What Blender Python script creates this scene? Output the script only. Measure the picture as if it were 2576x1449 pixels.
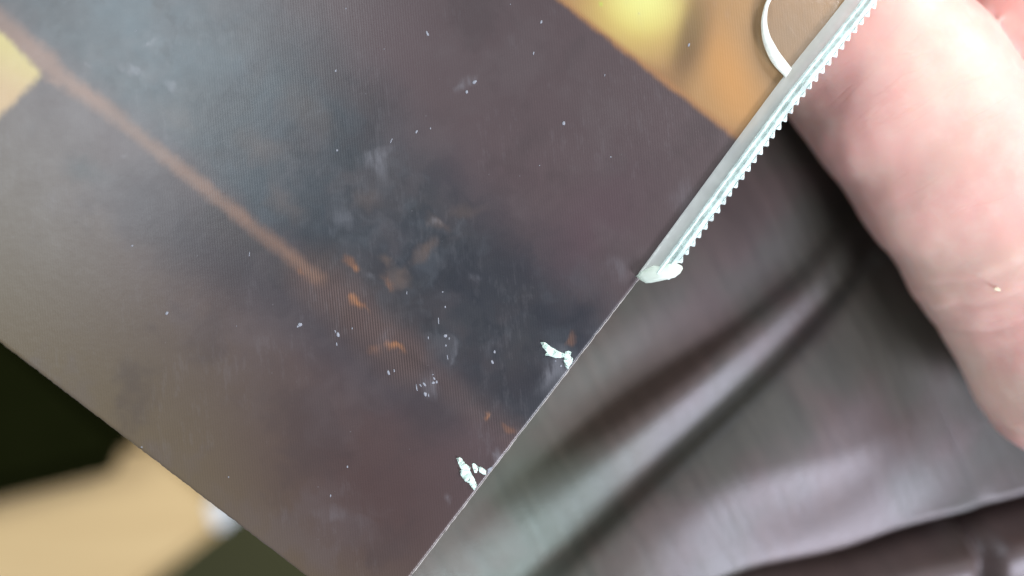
import bpy, bmesh, math, random
from mathutils import Vector, noise
random.seed(4)
scene = bpy.context.scene
for o in list(bpy.data.objects): bpy.data.objects.remove(o)

# ------------------------------------------------------------------ camera, world, lamps, exposure
MM = 0.001
D = 86.67                       # camera height above the card, mm (phone held close)
SC = 120.0 / 2576.0             # mm per picture unit on the card plane
cam_d = bpy.data.cameras.new('camera'); cam = bpy.data.objects.new('camera', cam_d)
scene.collection.objects.link(cam); scene.camera = cam
cam.location = (0, 0, D * MM)
cam_d.sensor_width = 36; cam_d.lens = 26
cam_d.clip_start = 0.005; cam_d.clip_end = 20
cam_d.dof.use_dof = True; cam_d.dof.focus_distance = (D - 0.5) * MM
cam_d.dof.aperture_fstop = 26 / 4.4

world = bpy.data.worlds.new('World'); scene.world = world; world.use_nodes = True
bg = world.node_tree.nodes['Background']
bg.inputs['Color'].default_value = (0.80, 0.90, 1.0, 1); bg.inputs['Strength'].default_value = 0.35

def area_lamp(name, direction, dist, w, h, watts, col):
    l = bpy.data.lights.new(name, 'AREA'); l.shape = 'RECTANGLE'; l.size = w; l.size_y = h
    l.energy = watts; l.color = col
    o = bpy.data.objects.new(name, l); scene.collection.objects.link(o)
    d = Vector(direction).normalized(); o.location = d * dist
    o.rotation_euler = d.to_track_quat('Z', 'Y').to_euler()
    return o
area_lamp('window_light', (0.70, 0.56, 0.62), 1.3, 0.55, 0.8, 17.5, (1.0, 0.985, 0.95))
area_lamp('second_window_light', (-0.72, 0.44, 0.66), 1.4, 0.7, 0.6, 12, (0.88, 0.96, 1.0))
area_lamp('low_sheen_light', (0.50, -0.62, 0.55), 1.4, 0.42, 0.36, 27, (0.88, 0.90, 1.0))  # added lamp, aimed to raise the sheen on the cloth folds

vs = scene.view_settings
vs.view_transform = 'Standard'; vs.look = 'None'; vs.gamma = 1; vs.exposure = 0
scene.render.resolution_x = 1024; scene.render.resolution_y = 576

# ------------------------------------------------------------------ helpers
def pt(x, y, z=0.0):            # picture units on the card plane -> metres, at height z mm
    k = SC * (D - z) / D * MM
    return Vector(((x - 1288) * k, (724.5 - y) * k, z * MM))
def lin(r, g, b, k=1.0):
    f = lambda c: ((c / 255) / 12.92 if c / 255 <= 0.04045 else ((c / 255 + 0.055) / 1.055) ** 2.4) * k
    return (f(r), f(g), f(b), 1.0)
def tag(o, label=None, cat=None, group=None, kind=None):
    if label: o['label'] = label
    if cat: o['category'] = cat
    if group: o['group'] = group
    if kind: o['kind'] = kind
    return o
def link(o, parent=None):
    scene.collection.objects.link(o)
    if parent is not None: o.parent = parent
    return o
def mesh_obj(name, verts, faces, mat, parent=None, smooth=True):
    m = bpy.data.meshes.new(name); m.from_pydata([tuple(v) for v in verts], [], faces)
    mats = mat if isinstance(mat, (list, tuple)) else [mat]
    for k in mats: m.materials.append(k)
    m.update()
    if smooth: m.polygons.foreach_set('use_smooth', [True] * len(m.polygons))
    o = bpy.data.objects.new(name, m)
    return link(o, parent)
def bm_obj(name, bm, mat, parent=None, smooth=True):
    m = bpy.data.meshes.new(name); bm.to_mesh(m); bm.free(); m.materials.append(mat)
    if smooth: m.polygons.foreach_set('use_smooth', [True] * len(m.polygons))
    o = bpy.data.objects.new(name, m)
    return link(o, parent)
def empty(name, loc):
    o = bpy.data.objects.new(name, None); o.location = loc; o.empty_display_size = 0.005
    return link(o)
def keep(o, parent):            # parent without moving
    o.parent = parent; o.matrix_parent_inverse = parent.matrix_basis.inverted()
    return o

# --- small expression layer over shader nodes
class G:
    def __init__(s, name):
        s.mat = bpy.data.materials.new(name); s.mat.use_nodes = True
        s.nt = s.mat.node_tree; s.n = s.nt.nodes
        s.bsdf = s.n['Principled BSDF']; s.out = s.n['Material Output']
    def link(s, a, b): s.nt.links.new(a, b)
    def put(s, sock, v):
        if isinstance(v, (S, V)): s.link(v.s, sock)
        elif isinstance(v, bpy.types.NodeSocket): s.link(v, sock)
        else: sock.default_value = v
    def m(s, op, a, b=None, c=None, clamp=False):
        n = s.n.new('ShaderNodeMath'); n.operation = op; n.use_clamp = clamp
        s.put(n.inputs[0], a)
        if b is not None: s.put(n.inputs[1], b)
        if c is not None: s.put(n.inputs[2], c)
        return S(s, n.outputs[0])
    def vm(s, op, a, b=None, out=0, scale=None):
        n = s.n.new('ShaderNodeVectorMath'); n.operation = op
        s.put(n.inputs[0], a)
        if b is not None: s.put(n.inputs[1], b)
        if scale is not None: s.put(n.inputs['Scale'], scale)
        return n.outputs[out]
    def step(s, x, lo, hi, a=0.0, b=1.0):
        n = s.n.new('ShaderNodeMapRange'); n.interpolation_type = 'SMOOTHSTEP'
        s.put(n.inputs[0], x)
        for i, v in enumerate((lo, hi, a, b)): s.put(n.inputs[i + 1], v)
        return S(s, n.outputs[0])
    def mix(s, f, a, b, blend='MIX'):
        n = s.n.new('ShaderNodeMix'); n.data_type = 'RGBA'; n.blend_type = blend
        s.put(n.inputs[0], f); s.put(n.inputs[6], a); s.put(n.inputs[7], b)
        return n.outputs[2]
    def noise(s, vec, scale, detail=3, rough=0.55, col=False, dist=0.0):
        n = s.n.new('ShaderNodeTexNoise'); n.inputs['Scale'].default_value = scale
        n.inputs['Detail'].default_value = detail; n.inputs['Roughness'].default_value = rough
        n.inputs['Distortion'].default_value = dist
        s.put(n.inputs['Vector'], vec)
        return n.outputs['Color'] if col else S(s, n.outputs['Fac'])
    def mapping(s, vec, rot=(0, 0, 0), scale=(1, 1, 1), loc=(0, 0, 0)):
        n = s.n.new('ShaderNodeMapping'); s.put(n.inputs[0], vec)
        n.inputs[1].default_value = loc; n.inputs[2].default_value = rot; n.inputs[3].default_value = scale
        return n.outputs[0]
    def coord(s, which): return s.n.new('ShaderNodeTexCoord').outputs[which]
    def bump(s, h, strength, dist, normal=None):
        n = s.n.new('ShaderNodeBump'); n.inputs['Strength'].default_value = strength
        n.inputs['Distance'].default_value = dist; s.put(n.inputs['Height'], h)
        if normal is not None: s.link(normal, n.inputs['Normal'])
        return n.outputs[0]
    def set(s, **kw):
        for k, v in kw.items(): s.put(s.bsdf.inputs[k.replace('_', ' ')], v)
class S:
    def __init__(s, g, sock): s.g = g; s.s = sock
    def __add__(s, o): return s.g.m('ADD', s, o)
    __radd__ = __add__
    def __mul__(s, o): return s.g.m('MULTIPLY', s, o)
    __rmul__ = __mul__
    def __sub__(s, o): return s.g.m('SUBTRACT', s, o)
    def __rsub__(s, o): return s.g.m('SUBTRACT', o, s)
    def max(s, o): return s.g.m('MAXIMUM', s, o)
    def min(s, o): return s.g.m('MINIMUM', s, o)
class V(S): pass

# ------------------------------------------------------------------ materials
PRINT_GAIN = 0.42
import numpy as np
def np_noise(x, y, scale, octaves=3, rough=0.55, seed=0):
    """smooth value noise in 0..1, summed over octaves"""
    tot = np.zeros_like(x); amp = 1.0; norm = 0.0; f = scale
    for o in range(octaves):
        tab = np.random.RandomState(seed * 31 + o).rand(256, 256)
        u = x * f + 37.3 * o + seed; v = y * f + 11.7 * o
        iu = np.floor(u).astype(int); iv = np.floor(v).astype(int); fu = u - iu; fv = v - iv
        fu = fu * fu * (3 - 2 * fu); fv = fv * fv * (3 - 2 * fv)
        T = lambda i, j: tab[i & 255, j & 255]
        tot += amp * ((T(iu, iv) * (1 - fu) + T(iu + 1, iv) * fu) * (1 - fv) + (T(iu, iv + 1) * (1 - fu) + T(iu + 1, iv + 1) * fu) * fv)
        norm += amp; amp *= rough; f *= 2.03
    return np.clip((tot / norm - .5) * 1.25 + .5, 0, 1)
def print_colours(X, Y):
    """the picture printed on the card, as ink reflectance at card coordinates X, Y"""
    def smooth(d, lo, hi):
        t = np.clip((d - lo) / (hi - lo), 0, 1); return t * t * (3 - 2 * t)
    def warp(x, y, sc, amt, seed):
        return x + (np_noise(x, y, sc, 4, .6, seed) - .5) * amt, y + (np_noise(x, y, sc, 4, .6, seed + 1) - .5) * amt
    P0 = (X, Y); P = warp(X, Y, 9, .05, 1); wq = warp(P[0], P[1], 30, .028, 3); Q = wq; W = warp(*warp(X, Y, 14, .012, 7), 55, .010, 41)
    G0 = warp(X, Y, 40, .008, 5)
    def half(p, a, b, w):       # 1 on the right-hand side of the line a->b
        dx, dy = b[0] - a[0], b[1] - a[1]; L = math.hypot(dx, dy); nx, ny = -dy / L, dx / L
        return smooth((p[0] - a[0]) * nx + (p[1] - a[1]) * ny, -w, w)
    def blob(p, c, rx, ry=None, ang=0, inner=0.0):
        ry = ry or rx; a = math.radians(ang); dx, dy = p[0] - c[0], p[1] - c[1]
        r = np.hypot((dx * math.cos(a) + dy * math.sin(a)) / rx, (-dx * math.sin(a) + dy * math.cos(a)) / ry)
        return 1 - smooth(r, inner, 1.0)
    def seg(p, a, b, w0, w1):
        dx, dy = b[0] - a[0], b[1] - a[1]; L2 = dx * dx + dy * dy
        t = np.clip(((p[0] - a[0]) * dx + (p[1] - a[1]) * dy) / L2, 0, 1)
        return 1 - smooth(np.hypot(p[0] - a[0] - t * dx, p[1] - a[1] - t * dy), w0, w1)
    c = lambda r, gg, b: np.array(lin(r, gg, b, PRINT_GAIN)[:3])
    def mix(f, a, b): f = f[..., None]; return a * (1 - f) + b * f
    N = lambda p, sc, o=3, r=.55, seed=9: np_noise(p[0], p[1], sc, o, r, seed)
    # broad plum ground, browner and more olive to the lower left
    col = mix(N(P0, 2.2, 4, .6), c(112, 93, 96), c(102, 86, 88))
    col = mix(half(P0, (0.10, 0.55), (1.0, 1.5), 0.42) * 0.9, col, c(132, 115, 84))
    col = mix(blob(P0, (0.95, 1.25), 0.55, 0.42, 35) * 0.75, col, c(90, 65, 65))
    col = mix(blob(P0, (1.45, 0.62), 0.42, 0.16, -50) * 0.6, col, c(104, 80, 88))
    # slate blue band between the rust stripe and a soft upper limit
    up = half(P, (0.60, -0.05), (1.53, 0.79), 0.13)
    lo = half(P, (1.32, 1.10), (0.0, 0.02), 0.05)
    slate = mix(smooth(X * .75 + Y * .66, .2, 1.35), c(92, 112, 122), c(58, 62, 73))
    slate = mix(N(Q, 7, 5, .65, 12), slate, c(72, 74, 78))
    col = mix(up * lo * 0.95, col, slate)
    col = mix(seg(P, (0.36, 0.50), (1.10, 1.0), 0.0, 0.15) * 0.7 * (1.0 - lo * 0.6), col, c(68, 66, 74))
    col = mix(seg(Q, (0.55, 0.53), (0.72, 0.66), 0.0, 0.09) * 0.45 * (1.0 - lo), col, c(56, 60, 60))
    col = mix(blob(Q, (0.225, 0.43), 0.09, 0.05, 20) * 0.5 * (1.0 - lo), col, c(66, 80, 84))
    band = up * lo
    col = mix(smooth(N(Q, 10, 5, .68, 31), .50, .80) * band * .30, col, c(108, 114, 122))
    col = mix(smooth(N(Q, 16, 5, .68, 32), .52, .80) * band * .45, col, c(50, 54, 62))
    col = mix(smooth(N(Q, 6, 4, .6, 33), .50, .85) * .30, col, c(120, 108, 110))
    col = mix(smooth(N(P, 4, 5, .65, 34), .52, .80) * .35, col, c(80, 68, 70))
    for (x, y, rx, ry, a, s) in [(1.30, 0.66, .16, .07, 40, .55), (1.36, 0.80, .16, .10, 30, .5), (1.47, 0.80, .08, .05, -40, .55),
                                 (1.22, 1.0, .16, .10, 60, .5), (1.20, 0.72, .13, .10, 20, .4), (0.78, 0.62, .13, .07, 35, .5),
                                 (1.03, 0.91, .07, .03, 30, .6), (0.82, 0.70, .08, .03, 30, .5), (1.33, 0.95, .12, .08, -50, .6)]:
        col = mix(blob(Q, (x, y), rx, ry, a) * s, col, c(48, 50, 60))
    # warm hazy patches inside the band
    for (x, y, rx, ry, a, s) in [(0.66, 0.37, .11, .07, 30, .4), (0.72, 0.50, .10, .05, 60, .4), (0.93, 0.49, .06, .04, 10, .35),
                                 (1.06, 0.63, .06, .03, -50, .75), (0.99, 0.70, .05, .05, 60, .75), (0.96, 0.65, .03, .02, 40, .7),
                                 (0.76, 0.28, .14, .06, 40, .35), (1.17, 0.52, .08, .03, 0, .35), (0.43, 0.30, .1, .05, 40, .3),
                                 (1.09, 0.55, .05, .02, 20, .7)]:
        col = mix(blob(Q, (x, y), rx, ry, a) * s, col, c(120, 103, 96))
    # rust stripe
    st = seg(W, (-0.05, 0.01), (0.12, 0.16), 0.008, 0.046)
    for w in (seg(W, (0.10, 0.15), (0.30, 0.30), 0.002, 0.036), seg(W, (0.28, 0.285), (0.62, 0.555), 0.002, 0.031), seg(W, (0.60, 0.54), (0.80, 0.70), 0.0, 0.032) * .85): st = np.maximum(st, w)
    stc = mix(N(P0, 6, 3, .55, 14), c(176, 134, 112), c(146, 116, 102))
    col = mix(st * 0.95, col, stc)
    fan = seg(W, (0.79, 0.69), (1.02, 0.90), 0.01, 0.11) * 0.8
    fan = np.maximum(fan, seg(W, (1.0, 0.88), (1.34, 1.13), 0.0, 0.06) * 0.35)
    col = mix(fan * .36, col, c(146, 114, 98)); rib = fan.copy()
    # ember spots of print
    for (x, y, rx, ry, a, s) in [(.886, .690, .028, .020, 25, .85), (.876, .672, .02, .02, 0, .45), (.772, .680, .012, .014, 0, .65), (.886, .776, .034, .018, 48, 1), (.872, .760, .016, .012, 30, .8),
                                 (.985, .880, .040, .012, 32, .95), (.935, .875, .032, .018, 20, .45), (1.235, 1.052, .022, .013, -45, .85),
                                 (1.283, 1.080, .030, .014, 38, .6), (.972, .715, .03, .014, 60, .5), (1.44, .858, .03, .012, -40, .5), (.905, .79, .02, .012, 40, .6)]:
        e = blob(Q, (x, y), rx * 1.05, ry * 1.05, a, 0.0) * s * .78
        rib = np.maximum(rib, e); col = mix(e, col, c(200, 138, 94) if s > .75 else c(168, 118, 88))
    # cream and yellow patch on the left border
    pa = half(W, (-0.02, 0.055), (0.105, 0.18), 0.012) * half(W, (0.105, 0.185), (-0.02, 0.312), 0.014)
    pcol = mix(half(P0, (-0.02, 0.15), (0.06, 0.19), 0.07), c(250, 228, 140), c(244, 204, 146))
    col = mix(pa, col, pcol)
    col = mix(blob(Q, (.122, .205), .035, .022, 30) * .7, col, c(170, 132, 112))
    # golden field on the upper right
    go = 1.0 - half(G0, (1.395, -0.005), (1.855, 0.352), 0.010)
    gold = mix(N(P0, 5, 3, .55, 15), c(196, 150, 98), c(186, 144, 96))
    gold = mix(blob(P0, (1.98, .10), .20, .16, -50) * .75, gold, c(176, 146, 112))
    gold = mix(blob(P0, (1.84, .20), .10, .22, -20) * .8, gold, c(218, 158, 92))
    gold = mix(blob(P0, (1.735, .10), .075, .20, 15) * .95, gold, c(128, 98, 66))
    gold = mix(blob(P0, (1.65, .20), .13, .055, 30) * .75, gold, c(150, 112, 78))
    gold = mix(blob(P0, (1.60, .02), .20, .17, 25), gold, c(236, 212, 120))
    gold = mix(blob(P0, (1.62, -.01), .14, .12, 25), gold, c(250, 245, 150))
    gold = mix(blob(P0, (1.73, .09), .04, .16, 12) * .6, gold, c(128, 98, 66))
    gold = mix(blob(P0, (1.512, .010), .008) * .7, gold, c(200, 235, 90))
    gold = mix(blob(P0, (1.87, .36), .10, .07, 40) * .6, gold, c(160, 120, 84))
    gold = mix(half(P0, (1.39, -0.02), (1.845, 0.328), 0.012) , gold, c(178, 128, 84))
    col = mix(go, col, np.clip(gold * 1.3, 0, 1))
    # chalky scuffs rubbed along the lens ribs
    ru = X * .996 - Y * .087; rv = Y * .996 + X * .087
    rub = smooth(np_noise(ru * 60, rv * 13, 1.6, 5, .7, 21), .56, .80); rubz = smooth(N(P0, 5.5, 3, .6, 22), .48, .70)
    ragged = smooth(np_noise(ru * 60, rv * 13, .9, 4, .7, 23), .30, .62) * .75 + .25
    col = mix(rub * rubz * 0.07, col, c(176, 172, 178))
    for (x, y, rx, ry, a, s) in [(.330, .172, .055, .018, 25, .45), (.43, .226, .035, .02, 30, .4), (.39, .11, .03, .007, -15, .6), (.955, .385, .08, .03, -20, .45), (.965, .41, .03, .04, 20, .4),
                                 (.865, .55, .06, .04, 15, .3), (.84, .585, .03, .02, 0, .3), (1.085, .548, .03, .014, 10, .5), (1.18, .215, .03, .025, -40, .45), (1.07, .97, .025, .05, -20, .35),
                                 (1.40, .92, .07, .05, -50, .45), (1.38, .95, .05, .06, 30, .35), (1.20, .69, .03, .02, 0, .3), (1.22, .86, .02, .05, 8, .3), (1.13, .885, .012, .05, 5, .35),
                                 (1.245, 1.155, .018, .03, 20, .5), (1.133, 1.26, .012, .03, 0, .4), (.84, 1.30, .07, .04, 20, .18), (1.56, .68, .05, .06, 20, .22), (1.72, .5, .05, .06, 30, .2),
                                 (.31, .39, .02, .012, -20, .35), (.225, .16, .03, .006, 10, .4), (.96, .855, .03, .05, 30, .22), (.93, .70, .012, .012, 0, .2)]:
        col = mix(blob(Q, (x, y), rx, ry, a) * ragged * s * .62, col, c(190, 190, 200))
    return np.clip(col, 0, 1), go, rib

def print_material():
    g = G('lenticular_print')
    uv = g.n.new('ShaderNodeUVMap'); uv.uv_map = 'card'; P0 = uv.outputs[0]
    at = g.n.new('ShaderNodeAttribute'); at.attribute_name = 'ink'; col = at.outputs['Color']
    lent = g.m('SINE', S(g, g.vm('DOT_PRODUCT', P0, (985.0, -95.0, 0), out=1)))
    vor = g.n.new('ShaderNodeTexVoronoi'); vor.inputs['Scale'].default_value = 26; g.put(vor.inputs['Vector'], P0)
    sp = g.step(S(g, vor.outputs['Distance']), 0.02, 0.055, 1.0, 0.0) * g.step(S(g, g.vm('DOT_PRODUCT', vor.outputs['Color'], (1, 0, 0), out=1)), .70, .78)
    col = g.mix(sp * 0.22, col, lin(205, 205, 212, PRINT_GAIN))
    amp = g.noise(P0, 4, 1)
    ra = g.n.new('ShaderNodeAttribute'); ra.attribute_name = 'rib'
    line = 1.0 + lent * (amp * 0.06 + S(g, ra.outputs['Fac']) * 0.42)
    cross = g.m('SINE', S(g, g.vm('DOT_PRODUCT', P0, (120.0, 800.0, 0), out=1)))
    line = line + cross * S(g, at.outputs['Alpha']) * lent * 0.10
    line = line + (g.noise(P0, 420, 1, 0.6) - 0.5) * 0.30
    colv = g.vm('SCALE', col, scale=line.s)
    g.set(Base_Color=colv, Roughness=g.noise(P0, 12, 3, 0.65) * 0.12 + 0.31, IOR=1.5)
    g.bsdf.inputs['Specular IOR Level'].default_value = 0.50
    b = g.bump(lent, 0.05, 0.00006)
    b = g.bump(g.noise(P0, 38, 2, 0.6), 0.05, 0.0003, b)
    g.link(b, g.bsdf.inputs['Normal'])
    return g.mat

def simple(name, col, rough=0.5, spec=0.5, noise_amt=0.15, nscale=400, bump=0.0, bdist=0.0001):
    g = G(name); oc = g.coord('Object')
    nz = g.noise(oc, nscale, 4, 0.6)
    c2 = tuple(x * (1 - noise_amt) for x in col[:3]) + (1,)
    c1 = tuple(min(1, x * (1 + noise_amt)) for x in col[:3]) + (1,)
    g.set(Base_Color=g.mix(nz, c2, c1), Roughness=rough)
    g.bsdf.inputs['Specular IOR Level'].default_value = spec
    if bump: g.link(g.bump(nz, bump, bdist), g.bsdf.inputs['Normal'])
    return g.mat

def plastic(name, tint, milky, rough, nscale=900, seed=0.0):
    g = G(name); oc = g.coord('Object')
    nz = g.noise(g.vm('ADD', oc, (seed, seed, seed)), nscale, 4, 0.6)
    g.set(Base_Color=tint, Roughness=rough, IOR=1.49)
    g.bsdf.inputs['Transmission Weight'].default_value = 1.0
    g.link(g.bump(nz, 0.35, 0.00012), g.bsdf.inputs['Normal'])
    tr = g.n.new('ShaderNodeBsdfTranslucent'); tr.inputs[0].default_value = tint
    df = g.n.new('ShaderNodeBsdfDiffuse'); df.inputs[0].default_value = tint
    mx = g.n.new('ShaderNodeMixShader'); mx.inputs[0].default_value = 0.8
    g.link(tr.outputs[0], mx.inputs[1]); g.link(df.outputs[0], mx.inputs[2])
    m2 = g.n.new('ShaderNodeMixShader')
    g.put(m2.inputs[0], g.step(nz, 0.35, 0.75, milky * 0.6, min(1, milky * 1.3)))
    g.link(g.bsdf.outputs[0], m2.inputs[1]); g.link(mx.outputs[0], m2.inputs[2])
    g.link(m2.outputs[0], g.out.inputs['Surface'])
    return g.mat

def skin_material():
    g = G('skin'); oc = g.coord('Object')
    n1 = g.noise(oc, 55, 3, 0.55); n2 = g.noise(oc, 260, 3, 0.6)
    col = g.mix(g.step(n1, .34, .66), (0.75, 0.50, 0.42, 1), (0.77, 0.43, 0.38, 1))
    col = g.mix(g.step(n2, .40, .75) * 0.30, col, (0.82, 0.66, 0.57, 1))
    # creases run across the thumb
    cc = g.n.new('ShaderNodeCombineXYZ'); sx = g.n.new('ShaderNodeSeparateXYZ'); g.put(sx.inputs[0], oc)
    g.put(cc.inputs[0], S(g, g.vm('DOT_PRODUCT', oc, (.80, .60, 0), out=1)) * 120.0)      # across the thumb: slow
    g.put(cc.inputs[1], S(g, g.vm('DOT_PRODUCT', oc, (-.60, .80, 0), out=1)) * 620.0)     # along the thumb: fast
    g.put(cc.inputs[2], S(g, sx.outputs[2]) * 150.0)
    along = cc.outputs[0]
    wr = g.noise(along, 0.5, 3, 0.5, dist=0.35)
    wrl = g.step(g.m('ABSOLUTE', wr - 0.5), 0.0, 0.030)
    zone = g.step(g.noise(oc, 75, 1), .48, .62)
    crease = 1.0 - (1.0 - wrl) * zone
    col = g.mix((1.0 - crease) * 0.12, col, (0.74, 0.34, 0.30, 1))
    g.set(Base_Color=col, Roughness=g.noise(oc, 500, 2) * 0.15 + 0.38)
    g.bsdf.inputs['Specular IOR Level'].default_value = 0.32
    g.bsdf.inputs['Subsurface Weight'].default_value = 0.7
    g.bsdf.inputs['Subsurface Radius'].default_value = (1.0, 0.4, 0.25)
    g.bsdf.inputs['Subsurface Scale'].default_value = 0.0025
    b = g.bump(crease, 0.11, 0.0002)
    b = g.bump(g.noise(oc, 1100, 2, 0.6), 0.15, 0.00014, b)
    b = g.bump(g.noise(along, 2.6, 4, .65), 0.12, 0.00022, b)
    g.link(b, g.bsdf.inputs['Normal'])
    return g.mat

def thin_plastic(name, tint, milky, rough):
    g = G(name); oc = g.coord('Object')
    nz = g.noise(oc, 700, 4, 0.6); nz2 = g.noise(oc, 150, 3, 0.6)
    tp = g.n.new('ShaderNodeBsdfTransparent'); tp.inputs[0].default_value = tint
    gl = g.n.new('ShaderNodeBsdfGlossy'); gl.inputs['Roughness'].default_value = rough
    bn = g.bump(nz, .3, .00015); g.link(bn, gl.inputs['Normal'])
    df = g.n.new('ShaderNodeBsdfDiffuse'); df.inputs[0].default_value = (.97, 1.0, .98, 1)
    tl = g.n.new('ShaderNodeBsdfTranslucent'); tl.inputs[0].default_value = (.97, 1.0, .98, 1)
    m0 = g.n.new('ShaderNodeMixShader'); g.link(df.outputs[0], m0.inputs[1]); g.link(tl.outputs[0], m0.inputs[2])
    m1 = g.n.new('ShaderNodeMixShader'); g.put(m1.inputs[0], (g.step(nz2, .3, .75, .85, 1.2) * milky)); g.link(tp.outputs[0], m1.inputs[1]); g.link(m0.outputs[0], m1.inputs[2])
    m2 = g.n.new('ShaderNodeMixShader'); m2.inputs[0].default_value = 0.05; g.link(m1.outputs[0], m2.inputs[1]); g.link(gl.outputs[0], m2.inputs[2])
    g.link(m2.outputs[0], g.out.inputs['Surface'])
    return g.mat

def satin_material():
    g = G('satin_cloth'); uv = g.n.new('ShaderNodeUVMap'); uv.uv_map = 'cloth'; P = uv.outputs[0]
    al = S(g, g.vm('DOT_PRODUCT', P, (.45, .893, 0), out=1)); ac = S(g, g.vm('DOT_PRODUCT', P, (.893, -.45, 0), out=1))
    def thread(ka, kc, sc, det):
        c = g.n.new('ShaderNodeCombineXYZ'); g.put(c.inputs[0], al * ka); g.put(c.inputs[1], ac * kc)
        return g.noise(c.outputs[0], sc, det, 0.6)
    streak = thread(3.0, 30.0, 1.4, 4); fine = thread(16.0, 190.0, 1.5, 2)
    weave = g.m('SINE', al * 900.0) * g.m('SINE', ac * 900.0)
    patch = g.noise(P, 2.6, 3, 0.5)
    col = g.mix(g.step(patch, .40, .60), lin(76, 60, 55), lin(65, 62, 53))
    k = streak * 0.9 + fine * 0.45 + weave * 0.05 + 0.30
    col = g.vm('SCALE', col, scale=k.s)
    g.set(Base_Color=col, Roughness=streak * 0.12 + 0.42)
    g.put(g.bsdf.inputs['Specular Tint'], g.mix(g.step(S(g, g.vm('DOT_PRODUCT', P, (1, 0, 0), out=1)) + patch * .5, 1.65, 2.0), (0.78, 1.0, .92, 1), (0.92, 0.90, 1.0, 1)))  # sheen colour painted in by position, green at left to lavender at right
    g.bsdf.inputs['Specular IOR Level'].default_value = 0.82
    g.bsdf.inputs['Sheen Weight'].default_value = 0.08
    b = g.bump(streak + fine * 0.6, 0.22, 0.0006)
    g.link(b, g.bsdf.inputs['Normal'])
    return g.mat

def wood_material():
    g = G('pale_wood'); oc = g.coord('Object')
    gr = g.noise(g.mapping(oc, rot=(0, 0, .35), scale=(4, 55, 20)), 1.5, 5, 0.6)
    col = g.mix(gr, (0.47, 0.32, 0.15, 1), (0.62, 0.45, 0.23, 1))
    g.set(Base_Color=col, Roughness=0.45)
    g.link(g.bump(gr, .15, .001), g.bsdf.inputs['Normal'])
    return g.mat

M_print = print_material()
M_core = simple('card_core', (0.42, 0.40, 0.38), 0.6, 0.4, 0.35, 900)
M_chip = simple('torn_white_core', (0.60, 0.75, 0.68), 0.7, 0.3, 0.10, 1500, 0.5, 0.0003)
M_flake = simple('chalky_flake', (0.26, 0.27, 0.31), 0.7, 0.3, 0.25, 2500, 0.4, 0.0002)
M_clear = thin_plastic('clear_plastic', (0.96, 0.97, 0.97, 1), 0.47, 0.2)
M_glow = plastic('milky_glow_plastic', (0.88, 1.0, 0.98, 1), 0.78, 0.12, 700, 0.3)  # whitened clear plastic: transmitted glow of ridge and teeth put into the colour
M_tab = plastic('milky_green_plastic', (0.86, 0.95, 0.86, 1), 0.72, 0.3, 300, 0.7)
M_rim = plastic('rim_glow_plastic', (0.97, 1.0, 0.95, 1), 0.85, 0.25, 300, 0.1)  # pale colour stands in for light piped to the clear edge
M_film = thin_plastic('clear_film', (0.99, 0.98, 0.97, 1), 0.02, 0.2)
M_skin = skin_material()
M_satin = satin_material()
M_wood = wood_material()
M_white = simple('white_laminate', (0.62, 0.64, 0.66), 0.4, 0.5, 0.05, 30)
M_dark = simple('dark_shell', (0.006, 0.007, 0.002), 0.8, 0.0, 0.2, 20)
M_floor = simple('olive_carpet', (0.060, 0.060, 0.030), 0.95, 0.0, 0.3, 120)
M_crumb = simple('cream_crumb', (0.72, 0.60, 0.44), 0.7, 0.3, 0.1, 2000)

# ------------------------------------------------------------------ setting: floor and the side table far below
FZ = -760.0
mesh_obj('floor', [(-1.6, -1.6, FZ * MM), (1.6, -1.6, FZ * MM), (1.6, 1.6, FZ * MM), (-1.6, 1.6, FZ * MM)], [(0, 1, 2, 3)], M_floor)
tag(bpy.data.objects['floor'], kind='structure')

def prism(name, poly, z0, z1, mat, parent=None, bevel=0.0, segs=2, smooth=False):
    bm = bmesh.new()
    vs_ = [bm.verts.new((p[0], p[1], z0)) for p in poly]
    f = bm.faces.new(vs_)
    r = bmesh.ops.extrude_face_region(bm, geom=[f])
    for v in [e for e in r['geom'] if isinstance(e, bmesh.types.BMVert)]: v.co.z = z1
    bmesh.ops.recalc_face_normals(bm, faces=bm.faces)
    if bevel:
        bmesh.ops.bevel(bm, geom=list(bm.edges), offset=bevel, segments=segs, affect='EDGES', clamp_overlap=True)
    return bm_obj(name, bm, mat, parent, smooth)

TZ = -420.0
tc = pt(575, 1297, TZ)                                   # table corner
e1 = (pt(345, 1475, TZ) - tc).normalized()               # near edge
e2 = Vector((-e1.y, e1.x, 0)) * -1
if e2.y < 0: e2 = -e2
e2 = (pt(330, 1085, TZ) - tc).normalized()
table = empty('side_table', (tc.x, tc.y, FZ * MM))
tag(table, 'pale wooden table with a white corner, far below the card', 'table')
def tpt(a, b): return tc + e1 * a + e2 * b
top_poly = [tpt(.012, 0), tpt(.004, .003), tpt(0, .012), tpt(0, .50), tpt(.55, .50), tpt(.55, 0)]
keep(prism('tabletop', top_poly, (TZ - 24) * MM, TZ * MM, M_wood, None, .002), table)
keep(prism('edge_band', [tpt(-.0005, -.004), tpt(.55, -.004), tpt(.55, -.0006), tpt(.012, -.0006)], (TZ - 25) * MM, (TZ + .6) * MM, M_wood, None, .0006), table)
keep(prism('corner_cap', [tpt(-.004, -.0045), tpt(.012, -.0045), tpt(.012, .001), tpt(.003, .016), tpt(-.004, .016)], (TZ - 26) * MM, (TZ + 2) * MM, M_white, None, .0015), table)
for a, b in ((.05, .05), (.50, .05), (.50, .45), (.05, .45)):
    keep(prism('leg', [tpt(a - .02, b - .02), tpt(a + .02, b - .02), tpt(a + .02, b + .02), tpt(a - .02, b + .02)], FZ * MM, (TZ - 24.5) * MM, M_wood, None, .002), table)
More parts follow.
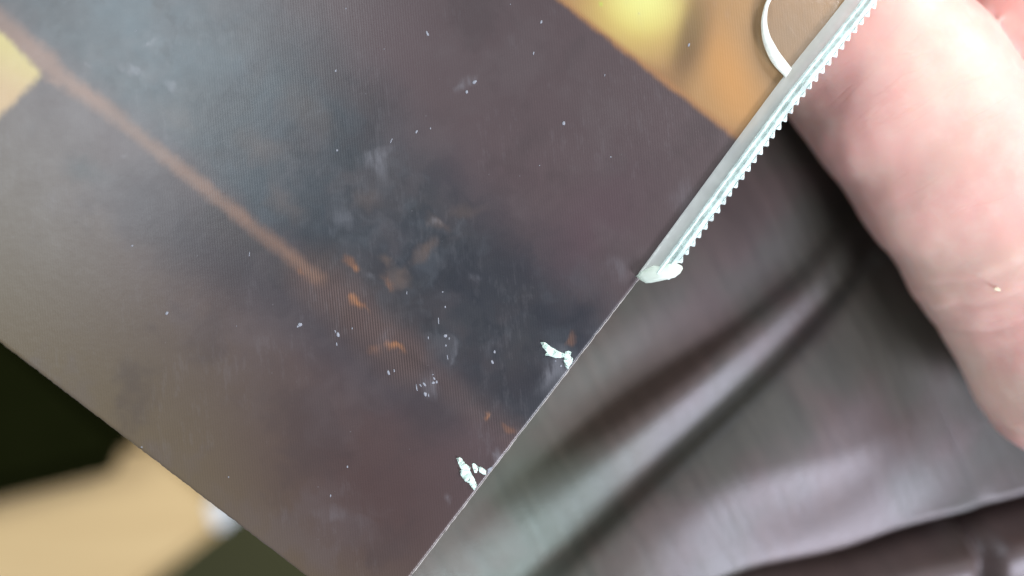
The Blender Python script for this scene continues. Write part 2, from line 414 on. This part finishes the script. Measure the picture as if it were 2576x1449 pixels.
# dark case lying on the table
dk = [pt(302, 1192, -384), pt(352, 1085, -384), pt(-60, 720, -384), pt(-700, 900, -384), pt(-640, 1425, -384)]
case = prism('dark_case', [(p.x, p.y) for p in dk], (TZ + .5) * MM, -384 * MM, M_dark, None, .016, 4)
tag(case, 'flat black case lying on the pale wooden table', 'case')

# ------------------------------------------------------------------ satin cloth on the lap
def cloth_z(x, y):
    q = 0.705 * x + 0.709 * y; t = 0.709 * x - 0.705 * y     # q across the folds, t along them (up right)
    gs = lambda d, w: math.exp(-(d / w) ** 2)
    wv = 16 * noise.noise(Vector((t / 420, 2.1, 0.3)))
    z = -30.0
    v1 = 1748 + 92 * min(1.2, max(-.3, (t - 180) / 640)) + wv
    v2 = 1986 + wv * .6
    low = 1.0 / (1 + math.exp((t - 120) / 110))             # 1 towards the lower left
    dep = 1.0 / (1 + math.exp(-(t - 190) / 90))
    z -= 2.9 * dep * (1 - .45 / (1 + math.exp(-(t - 640) / 70))) * gs(q - v1 - 20, 125 if q < v1 + 20 else 40)
    r = min(1, max(0, (q - 1640) / 330)); z += 3.5 * low * (1 - r * r * (3 - 2 * r))
    z += 0.7 * dep * gs(q - (v1 + v2) / 2 - 12, 60)
    z -= 2.0 * gs(q - v2, 85 if q < v2 else 27)
    z -= 0.4 * gs(q - 1600, 140)
    # broad swell that carries the sheen, then the deep fold in the lower right corner
    z += 1.6 * gs(q - 2190, 190)
    l = 0.264 * x + 0.964 * y                                # across the corner fold
    u = 0.964 * x - 0.264 * y
    lf = 1898 + 14 * noise.noise(Vector((u / 260, 5, 1)))
    on = 1.0 / (1 + math.exp(-(u - 1180) / 160))
    r = min(1, max(0, (l - lf + 290) / 290)); far = 1.0 / (1 + math.exp((u - 1880) / 60))
    z += 5.0 * on * far * (1 - r * r * (3 - 2 * r))
    r = min(1, max(0, (l - lf + 24) / 62)); z -= 11.0 * on * r * r * (3 - 2 * r) * math.exp(-max(0, l - lf - 20) / 75)
    z += 2.5 * on * gs(l - lf - 110, 60)
    z -= 3.5 * gs(x - 2495 - (y - 1380) * .1, 26) * (1 / (1 + math.exp(-(l - lf - 20) / 18)))
    # gathers
    z += 0.45 * noise.noise(Vector((q / 260, t / 700, 3))) + .10 * noise.noise(Vector((q / 90, t / 420, 7)))
    # the leg turns away under the card
    e = max(0.0, 1480 - q); z -= (e / 60) ** 2 * .45
    return z
verts, faces, uvs = [], [], []
X0, X1, Y0, Y1, ST = 860, 3500, -500, 2300, 9
nx = int((X1 - X0) / ST); ny = int((Y1 - Y0) / ST)
for j in range(ny + 1):
    for i in range(nx + 1):
        y = Y0 + j * ST; x = X0 + i * ST
        verts.append(pt(x, y, -30) * 1.0); verts[-1].z = cloth_z(x, y) * MM
        uvs.append((x / 1000, y / 1000))
for j in range(ny):
    for i in range(nx):
        a = j * (nx + 1) + i; faces.append((a, a + nx + 1, a + nx + 2, a + 1))
cloth = mesh_obj('satin_cloth', verts, faces, M_satin)
ul = cloth.data.uv_layers.new(name='cloth')
for l in cloth.data.loops: ul.data[l.index].uv = uvs[l.vertex_index]
tag(cloth, 'dark taupe satin cloth in soft folds below the hand', 'cloth')

# ------------------------------------------------------------------ the printed lenticular card
CX, CY = 936.0, 1575.0
UA = (0.609, -0.793)        # along the right hand border, going up
UB = (-0.795, -0.606)       # along the lower border, going up left
LA, LB = 3000.0, 2250.0
def card_z(x, y):           # gentle bow away from the lens towards the upper left
    d = max(0.0, (1150 - x) * .8 + (760 - y) * .6)
    return -8.5 * (d / 1300) ** 2
NA, NB = 640, 480
verts, faces, uvs, fm = [], [], [], []
def cpos(i, j):
    a = LA * i / NA; b = LB * j / NB
    if j == 0: b += 1.3 * noise.noise(Vector((a / 26, 1, 1))) + 1.0 * noise.noise(Vector((a / 9, 4, 1)))
    if i == 0: a += 1.6 * noise.noise(Vector((b / 30, 9, 1))) + 1.6 * noise.noise(Vector((b / 11, 3, 2)))
    return CX + UA[0] * a + UB[0] * b, CY + UA[1] * a + UB[1] * b
for i in range(NA + 1):
    for j in range(NB + 1):
        x, y = cpos(i, j); p = pt(x, y, card_z(x, y))
        if i == 0 or j == 0: p.z -= 0.07 * MM
        verts.append(p); uvs.append((x / 1000, y / 1000))
vid = lambda i, j: i * (NB + 1) + j
for i in range(NA):
    for j in range(NB):
        faces.append((vid(i, j), vid(i + 1, j), vid(i + 1, j + 1), vid(i, j + 1))); fm.append(0)
ring = [(i, 0) for i in range(NA)] + [(NA, j) for j in range(NB)] + [(i, NB) for i in range(NA, 0, -1)] + [(0, j) for j in range(NB, 0, -1)]
base = len(verts)
for i, j in ring:
    p = verts[vid(i, j)].copy(); p.z -= 0.42 * MM
    da = (i == NA) - (i == 0); db = (j == NB) - (j == 0); k_ = (2.6 + 1.4 * noise.noise(Vector((i / 6, j / 6, 5)))) * SC * MM
    p.x += (UA[0] * da + UB[0] * db) * k_; p.y -= (UA[1] * da + UB[1] * db) * k_; verts.append(p); uvs.append(uvs[vid(i, j)])
nr = len(ring)
for k in range(nr):
    a, b = vid(*ring[k]), vid(*ring[(k + 1) % nr])
    faces.append((a, base + k, base + (k + 1) % nr, b)); fm.append(1)
base = len(verts); st = 32; ma, mb = NA // st, NB // st       # plain back
for i in range(ma + 1):
    for j in range(mb + 1):
        p = verts[vid(i * st, j * st)].copy(); p.z -= 0.41 * MM; verts.append(p); uvs.append(uvs[vid(i * st, j * st)])
for i in range(ma):
    for j in range(mb):
        a = base + i * (mb + 1) + j; faces.append((a, a + 1, a + mb + 2, a + mb + 1)); fm.append(1)
card = mesh_obj('lenticular_card', verts, faces, [M_print, M_core])
card.data.polygons.foreach_set('material_index', fm)
uva = np.array(uvs, dtype=np.float32); li = np.empty(len(card.data.loops), dtype=np.int32)
card.data.loops.foreach_get('vertex_index', li)
ul = card.data.uv_layers.new(name='card'); ul.data.foreach_set('uv', uva[li].ravel())
ink, gold_mask, rib_mask = print_colours(uva[:, 0].astype(float), uva[:, 1].astype(float))
ra = card.data.attributes.new('rib', 'FLOAT', 'POINT'); ra.data.foreach_set('value', rib_mask.astype(np.float32))
ca = card.data.color_attributes.new('ink', 'FLOAT_COLOR', 'POINT')
ca.data.foreach_set('color', np.concatenate([ink, gold_mask[:, None]], 1).astype(np.float32).ravel())
tag(card, 'plum and slate printed ribbed card with gold corner and chipped white edge', 'card')

def crop(x0, y0, k): return lambda X, Y: ((x0 + X / k) / 1.5652, (y0 + Y / k) / 1.5652)
def patch(name, pts, h, mat, label=None):
    """torn raised patch: outline resampled with ragged fibres, domed"""
    P = []
    n = len(pts)
    for i in range(n):
        a, b = pts[i], pts[(i + 1) % n]
        for k in range(3):
            t = k / 3; x = a[0] + (b[0] - a[0]) * t; y = a[1] + (b[1] - a[1]) * t
            P.append((x + random.uniform(-.9, .9) * (k > 0), y + random.uniform(-.9, .9) * (k > 0)))
    bm = bmesh.new()
    low = [bm.verts.new(pt(x, y, card_z(x, y) + .004)) for x, y in P]
    f = bm.faces.new(low)
    bmesh.ops.triangulate(bm, faces=[f])
    bmesh.ops.subdivide_edges(bm, edges=list(bm.edges), cuts=2)
    bnd = {v for e in bm.edges if e.is_boundary for v in e.verts}
    for v in bm.verts:
        if v in bnd: v.co.z += .01 * MM
        else: v.co.z += h * MM * (.5 + 1.1 * noise.noise(v.co * 2600))
    bmesh.ops.recalc_face_normals(bm, faces=bm.faces)
    o = bm_obj(name, bm, mat, card)
    if label: o['label'] = label
    return o
c5 = crop(1900, 1200, 4.83)
patch('torn_patch', [c5(*p) for p in [(1100,715),(1180,712),(1260,770),(1390,850),(1480,900),(1555,930),(1575,890),(1640,872),(1690,910),(1668,970),(1722,1030),(1695,1110),(1660,1160),(1625,1228),(1560,1160),(1570,1110),(1538,1060),(1560,1003),(1480,1010),(1360,1002),(1250,968),(1185,962),(1230,905),(1150,820)]], .42, M_chip, 'long white torn patch higher on the card edge')
c6 = crop(1700, 1750, 5.797)
patch('torn_patch', [c6(*p) for p in [(560,310),(640,288),(700,340),(760,440),(820,475),(885,530),(868,590),(920,700),(980,800),(1020,890),(1035,930),(970,1045),(900,965),(862,900),(800,850),(720,790),(660,710),(640,600),(680,570),(612,450)]], .42, M_chip, 'greenish white torn patch lower on the card edge')
patch('torn_patch', [c6(*p) for p in [(918,440),(980,436),(1050,510),(1062,590),(1010,655),(970,650)]], .2, M_chip)
patch('torn_patch', [c6(*p) for p in [(1058,510),(1110,505),(1180,550),(1245,600),(1240,680),(1190,695),(1100,640)]], .2, M_chip)
patch('torn_patch', [c6(*p) for p in [(1270,560),(1370,505),(1400,528),(1360,600),(1275,668)]], .15, M_flake)

# small chalky flakes stuck in the ribs
flake_meshes = []
for k in range(5):
    bm = bmesh.new(); bmesh.ops.create_icosphere(bm, subdivisions=2, radius=1.0)
    for v in bm.verts:
        s = 1 + .45 * noise.noise(v.co * 1.7 + Vector((k * 9, 0, 0)))
        v.co *= s; v.co.z *= .35
    m = bpy.data.meshes.new('flake'); bm.to_mesh(m); bm.free(); m.materials.append(M_flake)
    m.polygons.foreach_set('use_smooth', [True] * len(m.polygons)); flake_meshes.append(m)
def flake(x, y, rx, ry=None, ang=0):
    o = bpy.data.objects.new('flake', random.choice(flake_meshes)); link(o, card)
    o.location = pt(x, y, card_z(x, y) + .02); ry = ry or rx * random.uniform(.75, 1.1); k = SC * MM
    rx *= .88; ry *= .88; o.scale = (rx * k, ry * k, min(rx, ry) * k * .9); o.rotation_euler = (0, 0, math.radians(ang if ry else random.uniform(0, 180)))
def flakes(cr, k, lst):
    for q in lst:
        x, y = cr(q[0], q[1]); f = 1 / k / 1.5652
        flake(x, y, q[2] * f, q[3] * f if len(q) > 3 else None, q[4] if len(q) > 4 else 0)
flakes(crop(1000, 800, 1.811), 1.811, [(328,866,17),(312,880,8),(600,938,13,19,10),(580,915,4,12,20),(590,1005,5,14,5),(700,893,5,8),(1346,633,7),(1364,740,6,9),(1365,946,14),(1392,965,5,10),(1368,1015,7,9),(1316,840,4,28,4),(1243,960,4,12,4),(1380,1100,4,22,10),
    (1716,1060,9,12),(1700,1133,10,16,25),(960,1208,10,20,15),(1000,1195,5,12,10),(1280,1280,14,10,20),(1303,1275,8,12),(1275,1222,6),(1285,1250,8,12,30),(1215,1292,8,18,40),(1160,1315,5,28,10),(1188,1300,5,14,40),(1222,1362,12,18,25),(1245,1370,4,14,10),
    (2190,1160,9),(2150,1125,6),(1090,640,4,12)])
flakes(crop(900, 0, 1.811), 1.811, [(1418,240,9,22,25),(764,505,7,10,-30),(1755,585,20,12,30),(1698,655,10,14),(2390,878,11,14),(2230,157,8,14,-15),(1440,915,5,8),(1340,940,8,14,-30),(773,1072,8),(2175,380,5,14,-10),(1160,1005,4,22,-25),(1110,350,4),(2010,30,4)])
flakes(crop(0, 700, 1.811), 1.811, [(943,485,8),(1190,965,10,15,-30),(1778,545,3,20,-5)])
flakes(crop(0, 1200, 1.356), 1.356, [(1855,865,5,7),(1220,920,4),(757,760,6,4),(1765,1020,4,8),(1800,160,4)])
flakes(crop(2000, 0, 2.229), 2.229, [(490,1083,15,18),(903,1377,7),(1588,395,10,18,-20),(295,190,7,14,-15),(850,660,4,12,-10)])
for k in range(9):
    x, y = random.uniform(60, 1650), random.uniform(20, 1350)
    if (x - 936) * .793 + (y - 1575) * .609 < -60 and (x - 936) * -.606 + (y - 1575) * .795 < -60:
        flake(x, y, random.uniform(1.0, 2.0))

# ------------------------------------------------------------------ clear toothed plastic rail along the card's edge
RAILZ = 0.12
path = [(1599, 697), (1719, 534), (1830, 383), (1877, 319), (1972, 192), (2108, 22), (2250, -160), (2420, -380)]
def cat(pts, n):
    out = []
    for i in range(len(pts) - 1):
        p0 = pts[max(0, i - 1)]; p1 = pts[i]; p2 = pts[i + 1]; p3 = pts[min(len(pts) - 1, i + 2)]
        for k in range(n):
            t = k / n
            out.append(tuple(.5 * ((2 * p1[c]) + (-p0[c] + p2[c]) * t + (2 * p0[c] - 5 * p1[c] + 4 * p2[c] - p3[c]) * t * t + (-p0[c] + 3 * p1[c] - 3 * p2[c] + p3[c]) * t ** 3) for c in (0, 1)))
    out.append(pts[-1]); return out
curve = cat(path, 16)
cl = [0.0]
for a, b in zip(curve, curve[1:]): cl.append(cl[-1] + math.dist(a, b))
def on(s, w, z):             # s along the rail, w across to the right (picture units), z mm
    s = max(0.001, min(cl[-1] - .001, s))
    i = max(k for k in range(len(cl) - 1) if cl[k] <= s); t = (s - cl[i]) / (cl[i + 1] - cl[i])
    a, b = curve[i], curve[i + 1]; L = math.dist(a, b); d = ((b[0] - a[0]) / L, (b[1] - a[1]) / L)
    return pt(a[0] + (b[0] - a[0]) * t - d[1] * w, a[1] + (b[1] - a[1]) * t + d[0] * w, RAILZ + z)
rail = empty('poster_rail', on(0, 40, 0))
tag(rail, 'clear plastic toothed rail gripped along the card edge over the hand', 'rail')
def sweep(name, prof, s0, s1, mat, n=90, wob=0.0, seed=0):
    vs_, fs = [], []; m = len(prof)
    for k in range(n + 1):
        s = s0 + (s1 - s0) * k / n
        for q, (w, z) in enumerate(prof):
            j = wob * noise.noise(Vector((s / 18, q * 3.1, seed)))
            vs_.append(on(s, w + j, z + j * .03))
    for k in range(n):
        for q in range(m):
            a = k * m + q; b = k * m + (q + 1) % m
            fs.append((a, b, b + m, a + m))
    fs.append(tuple(range(m))[::-1]); fs.append(tuple(n * m + q for q in range(m)))
    o = mesh_obj(name, vs_, fs, mat)
    bm = bmesh.new(); bm.from_mesh(o.data); bmesh.ops.recalc_face_normals(bm, faces=bm.faces); bm.to_mesh(o.data); bm.free()
    o.data.polygons.foreach_set('use_smooth', [True] * len(o.data.polygons))
    md = o.modifiers.new('edge', 'EDGE_SPLIT'); md.split_angle = math.radians(50)
    return keep(o, rail)
END = cl[-1]
sweep('flange', [(0, 0), (0.0, .35), (3, .5), (30, .62), (34, .6), (34, 0)], 12, END, M_clear, 140, .5)
sweep('ridge', [(34.3, .1), (33.6, .9), (35.5, 1.25), (39, 1.35), (42, 1.15), (43.5, .75), (43.5, .1)], 40, END, M_glow, 220, 1.1, 4)
sweep('web', [(43.8, .1), (43.8, .62), (47, .55), (50.5, .65), (50.5, .1)], 40, END, M_glow, 120, .4, 8)
sweep('tooth_bar', [(50.8, .05), (50.8, .75), (54, 1.0), (60, .95), (63.5, .7), (63.5, .05)], 44, END, M_glow, 220, .8, 12)
PITCH = 26.0; s = 52.0; k = 0
while s < END - 30:
    h = 10.0 + random.uniform(-1.2, 1.2); sk = -5.0 + random.uniform(-1, 1); wd = PITCH * .49
    base = [(s - wd, 63.7)]
    for q in range(9):
        f = q / 8 * 2 - 1; hh = h * (.5 + .5 * math.cos(f * math.pi)) ** .8
        base.insert(1, (s + f * wd * .96 + sk * hh / h, 63.7 + max(.4, hh)))
    base.insert(1, (s + wd, 63.7))
    vs_ = [on(a, w, .1) for a, w in base] + [on(a, w, .72 - .3 * (w - 63.7) / h) for a, w in base]
    vs_.append(on(s, 63.7 + h * .35, .95))
    n = len(base); fs = [tuple(range(n))[::-1]] + [(q, (q + 1) % n, n + (q + 1) % n, n + q) for q in range(n)] + [(n + q, n + (q + 1) % n, 2 * n) for q in range(n)]
    o = mesh_obj('tooth', vs_, fs, M_glow, None, False); keep(o, rail); s += PITCH; k += 1
# rounded end tab
c7 = crop(2400, 600, 2.414)
tabp = [c7(*p) for p in [(252,1178),(300,1130),(420,1075),(500,1085),(560,1058),(640,1052),(690,1080),(698,1105),(672,1150),(620,1190),(545,1208),(470,1225),(400,1240),(345,1243),(300,1218)]]
bm = bmesh.new()
cxm = sum(p[0] for p in tabp) / len(tabp); cym = sum(p[1] for p in tabp) / len(tabp)
rings = []
for f, z in ((.96, -.15), (1.0, .05), (1.0, .55), (.94, .9), (.78, 1.12), (.4, 1.2)):
    rings.append([bm.verts.new(pt(cxm + (x - cxm) * f, cym + (y - cym) * f, RAILZ + z)) for x, y in tabp])
for a, b in zip(rings, rings[1:]):
    for q in range(len(tabp)): bm.faces.new((a[q], a[(q + 1) % len(tabp)], b[(q + 1) % len(tabp)], b[q]))
bm.faces.new(rings[-1]); bm.faces.new(rings[0][::-1])
bmesh.ops.recalc_face_normals(bm, faces=bm.faces)
keep(bm_obj('end_tab', bm, M_tab), rail)
# clear hang tab with a thick rim, its edge glow put into the colour
outer = [(1977, 195), (1955, 173), (1939, 152), (1925, 122), (1918, 98), (1915, 70), (1916, 45), (1922, 18), (1930, -2), (1945, -32), (1972, -66), (2010, -92), (2055, -103), (2100, -98), (2145, -72)]
inner = [(1992, 172), (1974, 149), (1960, 130), (1946, 106), (1937, 88), (1931, 64), (1930, 42), (1933, 18), (1941, -2), (1955, -28), (1980, -57), (2014, -80), (2055, -90), (2096, -86), (2136, -64)]
film = [pt(x, y, .25) for x, y in inner] + [pt(2105, 22, .25), pt(1998, 162, .25)]
film2 = [p + Vector((0, 0, .18 * MM)) for p in film]; n = len(film)
ht = mesh_obj('hang_tab', film + film2, [tuple(range(n))[::-1], tuple(range(n, 2 * n))] + [(q, (q + 1) % n, n + (q + 1) % n, n + q) for q in range(n)], M_film, None, False)
keep(ht, rail)
co, ci = cat(outer, 5), cat(inner, 5)
vs_, fs = [], []
prof = [(0, .05), (-.02, .7), (.12, 1.05), (.45, 1.2), (.8, 1.0), (1.0, .6), (1.0, .05)]
for a, b in zip(co, ci):
    for f, z in prof: vs_.append(pt(a[0] + (b[0] - a[0]) * f, a[1] + (b[1] - a[1]) * f, z + .05))
m = len(prof)
for k in range(len(co) - 1):
    for q in range(m):
        a = k * m + q; b = k * m + (q + 1) % m; fs.append((a, a + m, b + m, b))
fs.append(tuple(range(m))); fs.append(tuple((len(co) - 1) * m + q for q in range(m))[::-1])
rim = mesh_obj('rim', vs_, fs, M_rim)
bm = bmesh.new(); bm.from_mesh(rim.data); bmesh.ops.recalc_face_normals(bm, faces=bm.faces); bm.to_mesh(rim.data); bm.free()
rim.parent = ht; rim.matrix_parent_inverse = (rail.matrix_basis @ ht.matrix_parent_inverse @ ht.matrix_basis).inverted()

# ------------------------------------------------------------------ the hand that holds the card from below
segs = []
def chain(pts):
    segs.append(pts)
def hp(x, y, z): 
    p = pt(x, y, z) / MM; return (p.x, p.y, p.z)
def J(x, y, z, r): return (*hp(x, y, z), r)
# thumb: tip under the card, running down to the ball of the thumb
chain([J(1905, -270, -12.0, 8.2), J(2000, -130, -13.2, 10.4), J(2122, 66, -14.2, 11.8), J(2262, 231, -14.0, 12.5), J(2420, 430, -13.6, 13.0), J(2560, 640, -13.4, 13.0), J(2660, 780, -12.8, 12.8), J(2730, 925, -12.0, 13.4)])
chain([J(2730, 925, -12, 13.4), J(3000, 950, -14, 17), J(3350, 900, -18, 18)])
# palm and wrist beyond the frame
chain([J(2900, 500, -20, 15), J(3250, 500, -20, 18), J(3500, 650, -20, 20)])
chain([J(3350, 900, -18, 18), J(3700, 900, -20, 20), J(4200, 1150, -22, 22), J(5000, 1600, -26, 25)])
chain([J(3500, 650, -20, 20), J(4200, 1000, -22, 22)])
# forefinger beside the thumb, the others behind it
chain([J(3250, 560, -20, 17), J(2870, 350, -18, 13), J(2612, -10, -15.5, 11.8), J(2405, -300, -16, 10.4), J(2270, -560, -18, 8.3)])
chain([J(3450, 520, -20, 17), J(3350, 0, -20, 11.5), J(3050, -420, -17, 10), J(2740, -660, -17, 9), J(2500, -780, -18, 7.8)])
chain([J(3600, 560, -20, 17), J(3700, 0, -22, 11), J(3450, -480, -19, 9.5), J(3120, -780, -17, 8.6), J(2880, -900, -18, 7.4)])
chain([J(3700, 700, -20, 16), J(4000, 150, -24, 10), J(3880, -280, -21, 8.6), J(3600, -620, -19, 7.6), J(3400, -760, -19, 6.6)])
def flesh(px, py, pz):        # distance to the hand: tapered limbs blended at the joints
    d = None
    for pts in segs:
        best = None
        for a, b in zip(pts, pts[1:]):
            ab = [b[c] - a[c] for c in range(3)]; L2 = sum(c * c for c in ab)
            t = np.clip(((px - a[0]) * ab[0] + (py - a[1]) * ab[1] + (pz - a[2]) * ab[2]) / L2, 0, 1)
            e = np.sqrt((px - a[0] - t * ab[0]) ** 2 + (py - a[1] - t * ab[1]) ** 2 + (pz - a[2] - t * ab[2]) ** 2) - (a[3] + (b[3] - a[3]) * t)
            best = e if best is None else smin(best, e, 3.0)
        d = best if d is None else smin(d, best, 0.9)
    return d
def smin(a, b, k):
    h = np.maximum(k - np.abs(a - b), 0) / k
    return np.minimum(a, b) - h * h * k * .25
allp = np.array([p for ps in segs for p in ps])
H = 1.4
lo_ = (allp[:, :3] - allp[:, 3:]).min(0) - 3 * H; hi_ = (allp[:, :3] + allp[:, 3:]).max(0) + 3 * H
nn = np.ceil((hi_ - lo_) / H).astype(int) + 1
gx, gy, gz = np.meshgrid(*[lo_[c] + H * np.arange(nn[c]) for c in range(3)], indexing='ij')
F = flesh(gx, gy, gz); ins = F < 0
cnt = np.zeros(nn - 1, dtype=int)
for dx in (0, 1):
    for dy in (0, 1):
        for dz in (0, 1): cnt += ins[dx:nn[0] - 1 + dx, dy:nn[1] - 1 + dy, dz:nn[2] - 1 + dz]
mixd = (cnt > 0) & (cnt < 8)
vidx = -np.ones(nn - 1, dtype=int); vidx[mixd] = np.arange(mixd.sum())
Vh = lo_ + H * (np.argwhere(mixd) + .5)
def grad(p, e=.25):
    f = lambda o: flesh(p[:, 0] + o[0], p[:, 1] + o[1], p[:, 2] + o[2])
    return np.stack([f((e, 0, 0)) - f((-e, 0, 0)), f((0, e, 0)) - f((0, -e, 0)), f((0, 0, e)) - f((0, 0, -e))], 1) / (2 * e)
for _ in range(4):
    gr = grad(Vh); Vh = Vh - gr * (flesh(*Vh.T) / np.maximum((gr ** 2).sum(1), .2))[:, None]
quads = []
for ax_ in range(3):
    o1, o2 = [(1, 2), (2, 0), (0, 1)][ax_]
    sl = [slice(1, nn[c] - 1) for c in range(3)]; s0 = list(sl); s1 = list(sl)
    s0[ax_] = slice(0, nn[ax_] - 1); s1[ax_] = slice(1, nn[ax_])
    A, B = ins[tuple(s0)], ins[tuple(s1)]
    for flip, msk in ((False, A & ~B), (True, ~A & B)):
        idx = np.argwhere(msk); idx[:, o1] += 1; idx[:, o2] += 1
        q = []
        for k1, k2 in ((-1, -1), (0, -1), (0, 0), (-1, 0)):
            c_ = idx.copy(); c_[:, o1] += k1; c_[:, o2] += k2; q.append(vidx[c_[:, 0], c_[:, 1], c_[:, 2]])
        q = np.stack(q if not flip else q[::-1], 1); quads.append(q)
quads = np.concatenate(quads); quads = quads[(quads >= 0).all(1)]
hm = bpy.data.meshes.new('hand_raw'); hm.from_pydata((Vh * MM).tolist(), [], quads.tolist()); hm.update()
tmp = bpy.data.objects.new('hand_raw', hm); link(tmp)
sm = tmp.modifiers.new('s', 'SMOOTH'); sm.factor = .5; sm.iterations = 4
sb = tmp.modifiers.new('u', 'SUBSURF'); sb.levels = 1
dg = bpy.context.evaluated_depsgraph_get(); dg.update()
me = bpy.data.meshes.new_from_object(tmp.evaluated_get(dg)); bpy.data.objects.remove(tmp)
# soft folds and pads in the flesh itself
ax = (pt(2660, 780) - pt(2130, 60)).normalized()
newco = []
for co_, n_ in [(v.co.copy(), v.normal.copy()) for v in me.vertices]:
    d = 0.28 * noise.noise(co_ * 150) + .10 * noise.noise(co_ * 420)
    a = co_.dot(ax) / MM
    d += -0.13 * sum(math.exp(-((a - a0 - 1.6 * noise.noise(co_ * 120)) / w) ** 2) for a0, w in ((33.0, .55), (36.5, .4), (54, .5), (40, .35)))
    newco.extend(co_ + n_ * d * MM)
me.vertices.foreach_set('co', newco); me.update()
me.name = 'hand'; me.materials.clear(); me.materials.append(M_skin)
me.polygons.foreach_set('use_smooth', [True] * len(me.polygons))
hand = bpy.data.objects.new('hand', me); link(hand)
tag(hand, 'bare hand with its thumb reaching under the card and toothed rail', 'hand')

# a crumb on the heel of the hand: set on the surface by a ray straight down
dg = bpy.context.evaluated_depsgraph_get()
cp = cam.location; dirv = (pt(2510, 728, -1) - cp).normalized()
hit = hand.ray_cast(cp, dirv)
cl_ = hit[1] if hit[0] else pt(2510, 728, -2)
bm = bmesh.new(); bmesh.ops.create_icosphere(bm, subdivisions=3, radius=1)
for v in bm.verts:
    v.co *= 1 + .35 * noise.noise(v.co * 1.5)
    v.co = Vector((v.co.x * .00050, v.co.y * .00024, v.co.z * .00014))
cr = bm_obj('crumb', bm, M_crumb); cr.location = cl_ + Vector((0, 0, .00008)); cr.rotation_euler = (0, 0, -.15)
tag(cr, 'tiny cream crumb stuck on the skin of the hand', 'crumb')
